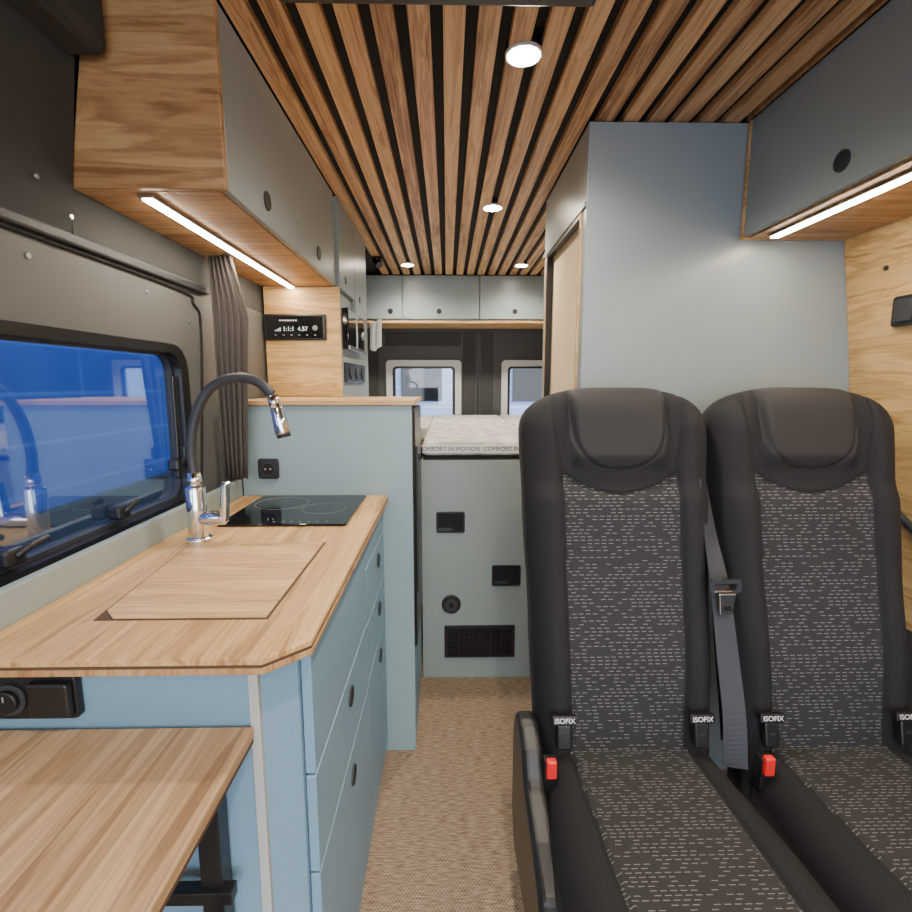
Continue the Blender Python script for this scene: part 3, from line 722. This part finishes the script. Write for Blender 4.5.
g = group('light_switch')
prism('plate', rrect(1.230, 1.300, 1.395, 1.470, 0.008), 'x', 1.138, 1.156, M['black'], g, bevel=0.003)
prism('rocker', rrect(1.240, 1.290, 1.405, 1.460, 0.006), 'x', 1.134, 1.138, M['rub'], g, bevel=0.002)

# ------------------------------------------------------------------ downlights
def downlight(x, y, power):
    g = group('ceiling_downlight')
    cyl('glow_blocker', (x, y, 1.9630), 'z', 0.039, 0.017, M['blackm'], g)  # black disc added above the lens to block glow from the slat gaps
    ring('bezel', (x, y, ZC - 0.002), 'z', 0.040, 0.005, 0.006, M['white'], g)
    cyl('lens', (x, y, ZC - 0.0025), 'z', 0.0350, 0.006, M['spot'], g)
    l = bpy.data.lights.new('lamp', 'SPOT'); l.energy = power; l.color = (1.0, 0.88, 0.72); l.spot_size = math.radians(155); l.spot_blend = 0.9; l.shadow_soft_size = 0.03
    o = bpy.data.objects.new('lamp', l); o.location = (x, y, ZC - 0.02); scene.collection.objects.link(o); o.parent = g
for x, y in ((0.167, 1.185), (0.185, 2.13), (-0.233, 3.12), (0.448, 3.12), (0.17, 0.2), (0.17, -0.7)): downlight(x, y, 38)  # final pair is out of view, added for extra light in the cabin

g = group('ceiling_reading_lamp')
cyl('base', (-0.39, 2.95, 1.945), 'z', 0.03, 0.016, M['black'], g)
cyl('head', (-0.385, 2.93, 1.92), (0.4, -0.5, -0.6), 0.022, 0.05, M['black'], g, bevel=0.004)
g = group('roof_blind_cassette')
box('cassette', -0.30, 0.27, 0.93, 1.012, 1.925, 1.9525, M['black'], g, bevel=0.008)

# ------------------------------------------------------------------ outside
box('ground', -14, 14, -10, 20, -0.75, -0.70, M['snow'], bevel=0)
g = group('neighbouring_building')
box('siding_wall', -3.4, -3.2, -4, 12, -0.70, 4.5, M['siding'], g, bevel=0)
box('plinth', -3.2, -3.1, -4, 12, -0.70, 0.25, M['felt'], g)
g = group('rear_building')
box('facade', -5, 4, 10, 10.3, -0.70, 2.6, M['siding2'], g, bevel=0)
boxes('window_band', [(-2.0 + i * 1.1, -1.2 + i * 1.1, 9.96, 10.0, 0.9, 1.9) for i in range(5)], M['gloss'], g)

# world: dusk light, blue to the side, brighter ahead of the van
w = bpy.data.worlds.new('World'); scene.world = w; w.use_nodes = True; nt = w.node_tree
bg = nt.nodes['Background']; tc = nt.nodes.new('ShaderNodeTexCoord'); sep = nt.nodes.new('ShaderNodeSeparateXYZ')
nt.links.new(tc.outputs['Generated'], sep.inputs[0])
def mixc(f, a, b):
    n = nt.nodes.new('ShaderNodeMix'); n.data_type = 'RGBA'
    nt.links.new(f, n.inputs['Factor'])
    for k, v in (('A', a), ('B', b)):
        if isinstance(v, tuple): n.inputs[k].default_value = v
        else: nt.links.new(v, n.inputs[k])
    return n.outputs['Result']
fy = mth(nt, 'ADD', mth(nt, 'MULTIPLY', sep.outputs[1], 1.2), 0.5, clamp=True)
c1 = mixc(fy, (4.3, 4.4, 4.5, 1), (0.8, 1.0, 1.5, 1))
fx = mth(nt, 'MULTIPLY', mth(nt, 'MULTIPLY', sep.outputs[0], -1.4), 1.0, clamp=True)
c2 = mixc(fx, c1, (0.5, 1.1, 2.8, 1))
nt.links.new(c2, bg.inputs[0]); bg.inputs[1].default_value = 1.6

# ------------------------------------------------------------------ camera
cam = bpy.data.cameras.new('camera'); cam.sensor_width = 36; cam.lens = 500 / 912 * 36; cam.clip_start = 0.01
co = bpy.data.objects.new('camera', cam); scene.collection.objects.link(co)
co.location = (0, 0, 1.253); co.rotation_euler = (math.radians(90 - 8.3), 0, math.radians(-1.03))
scene.camera = co
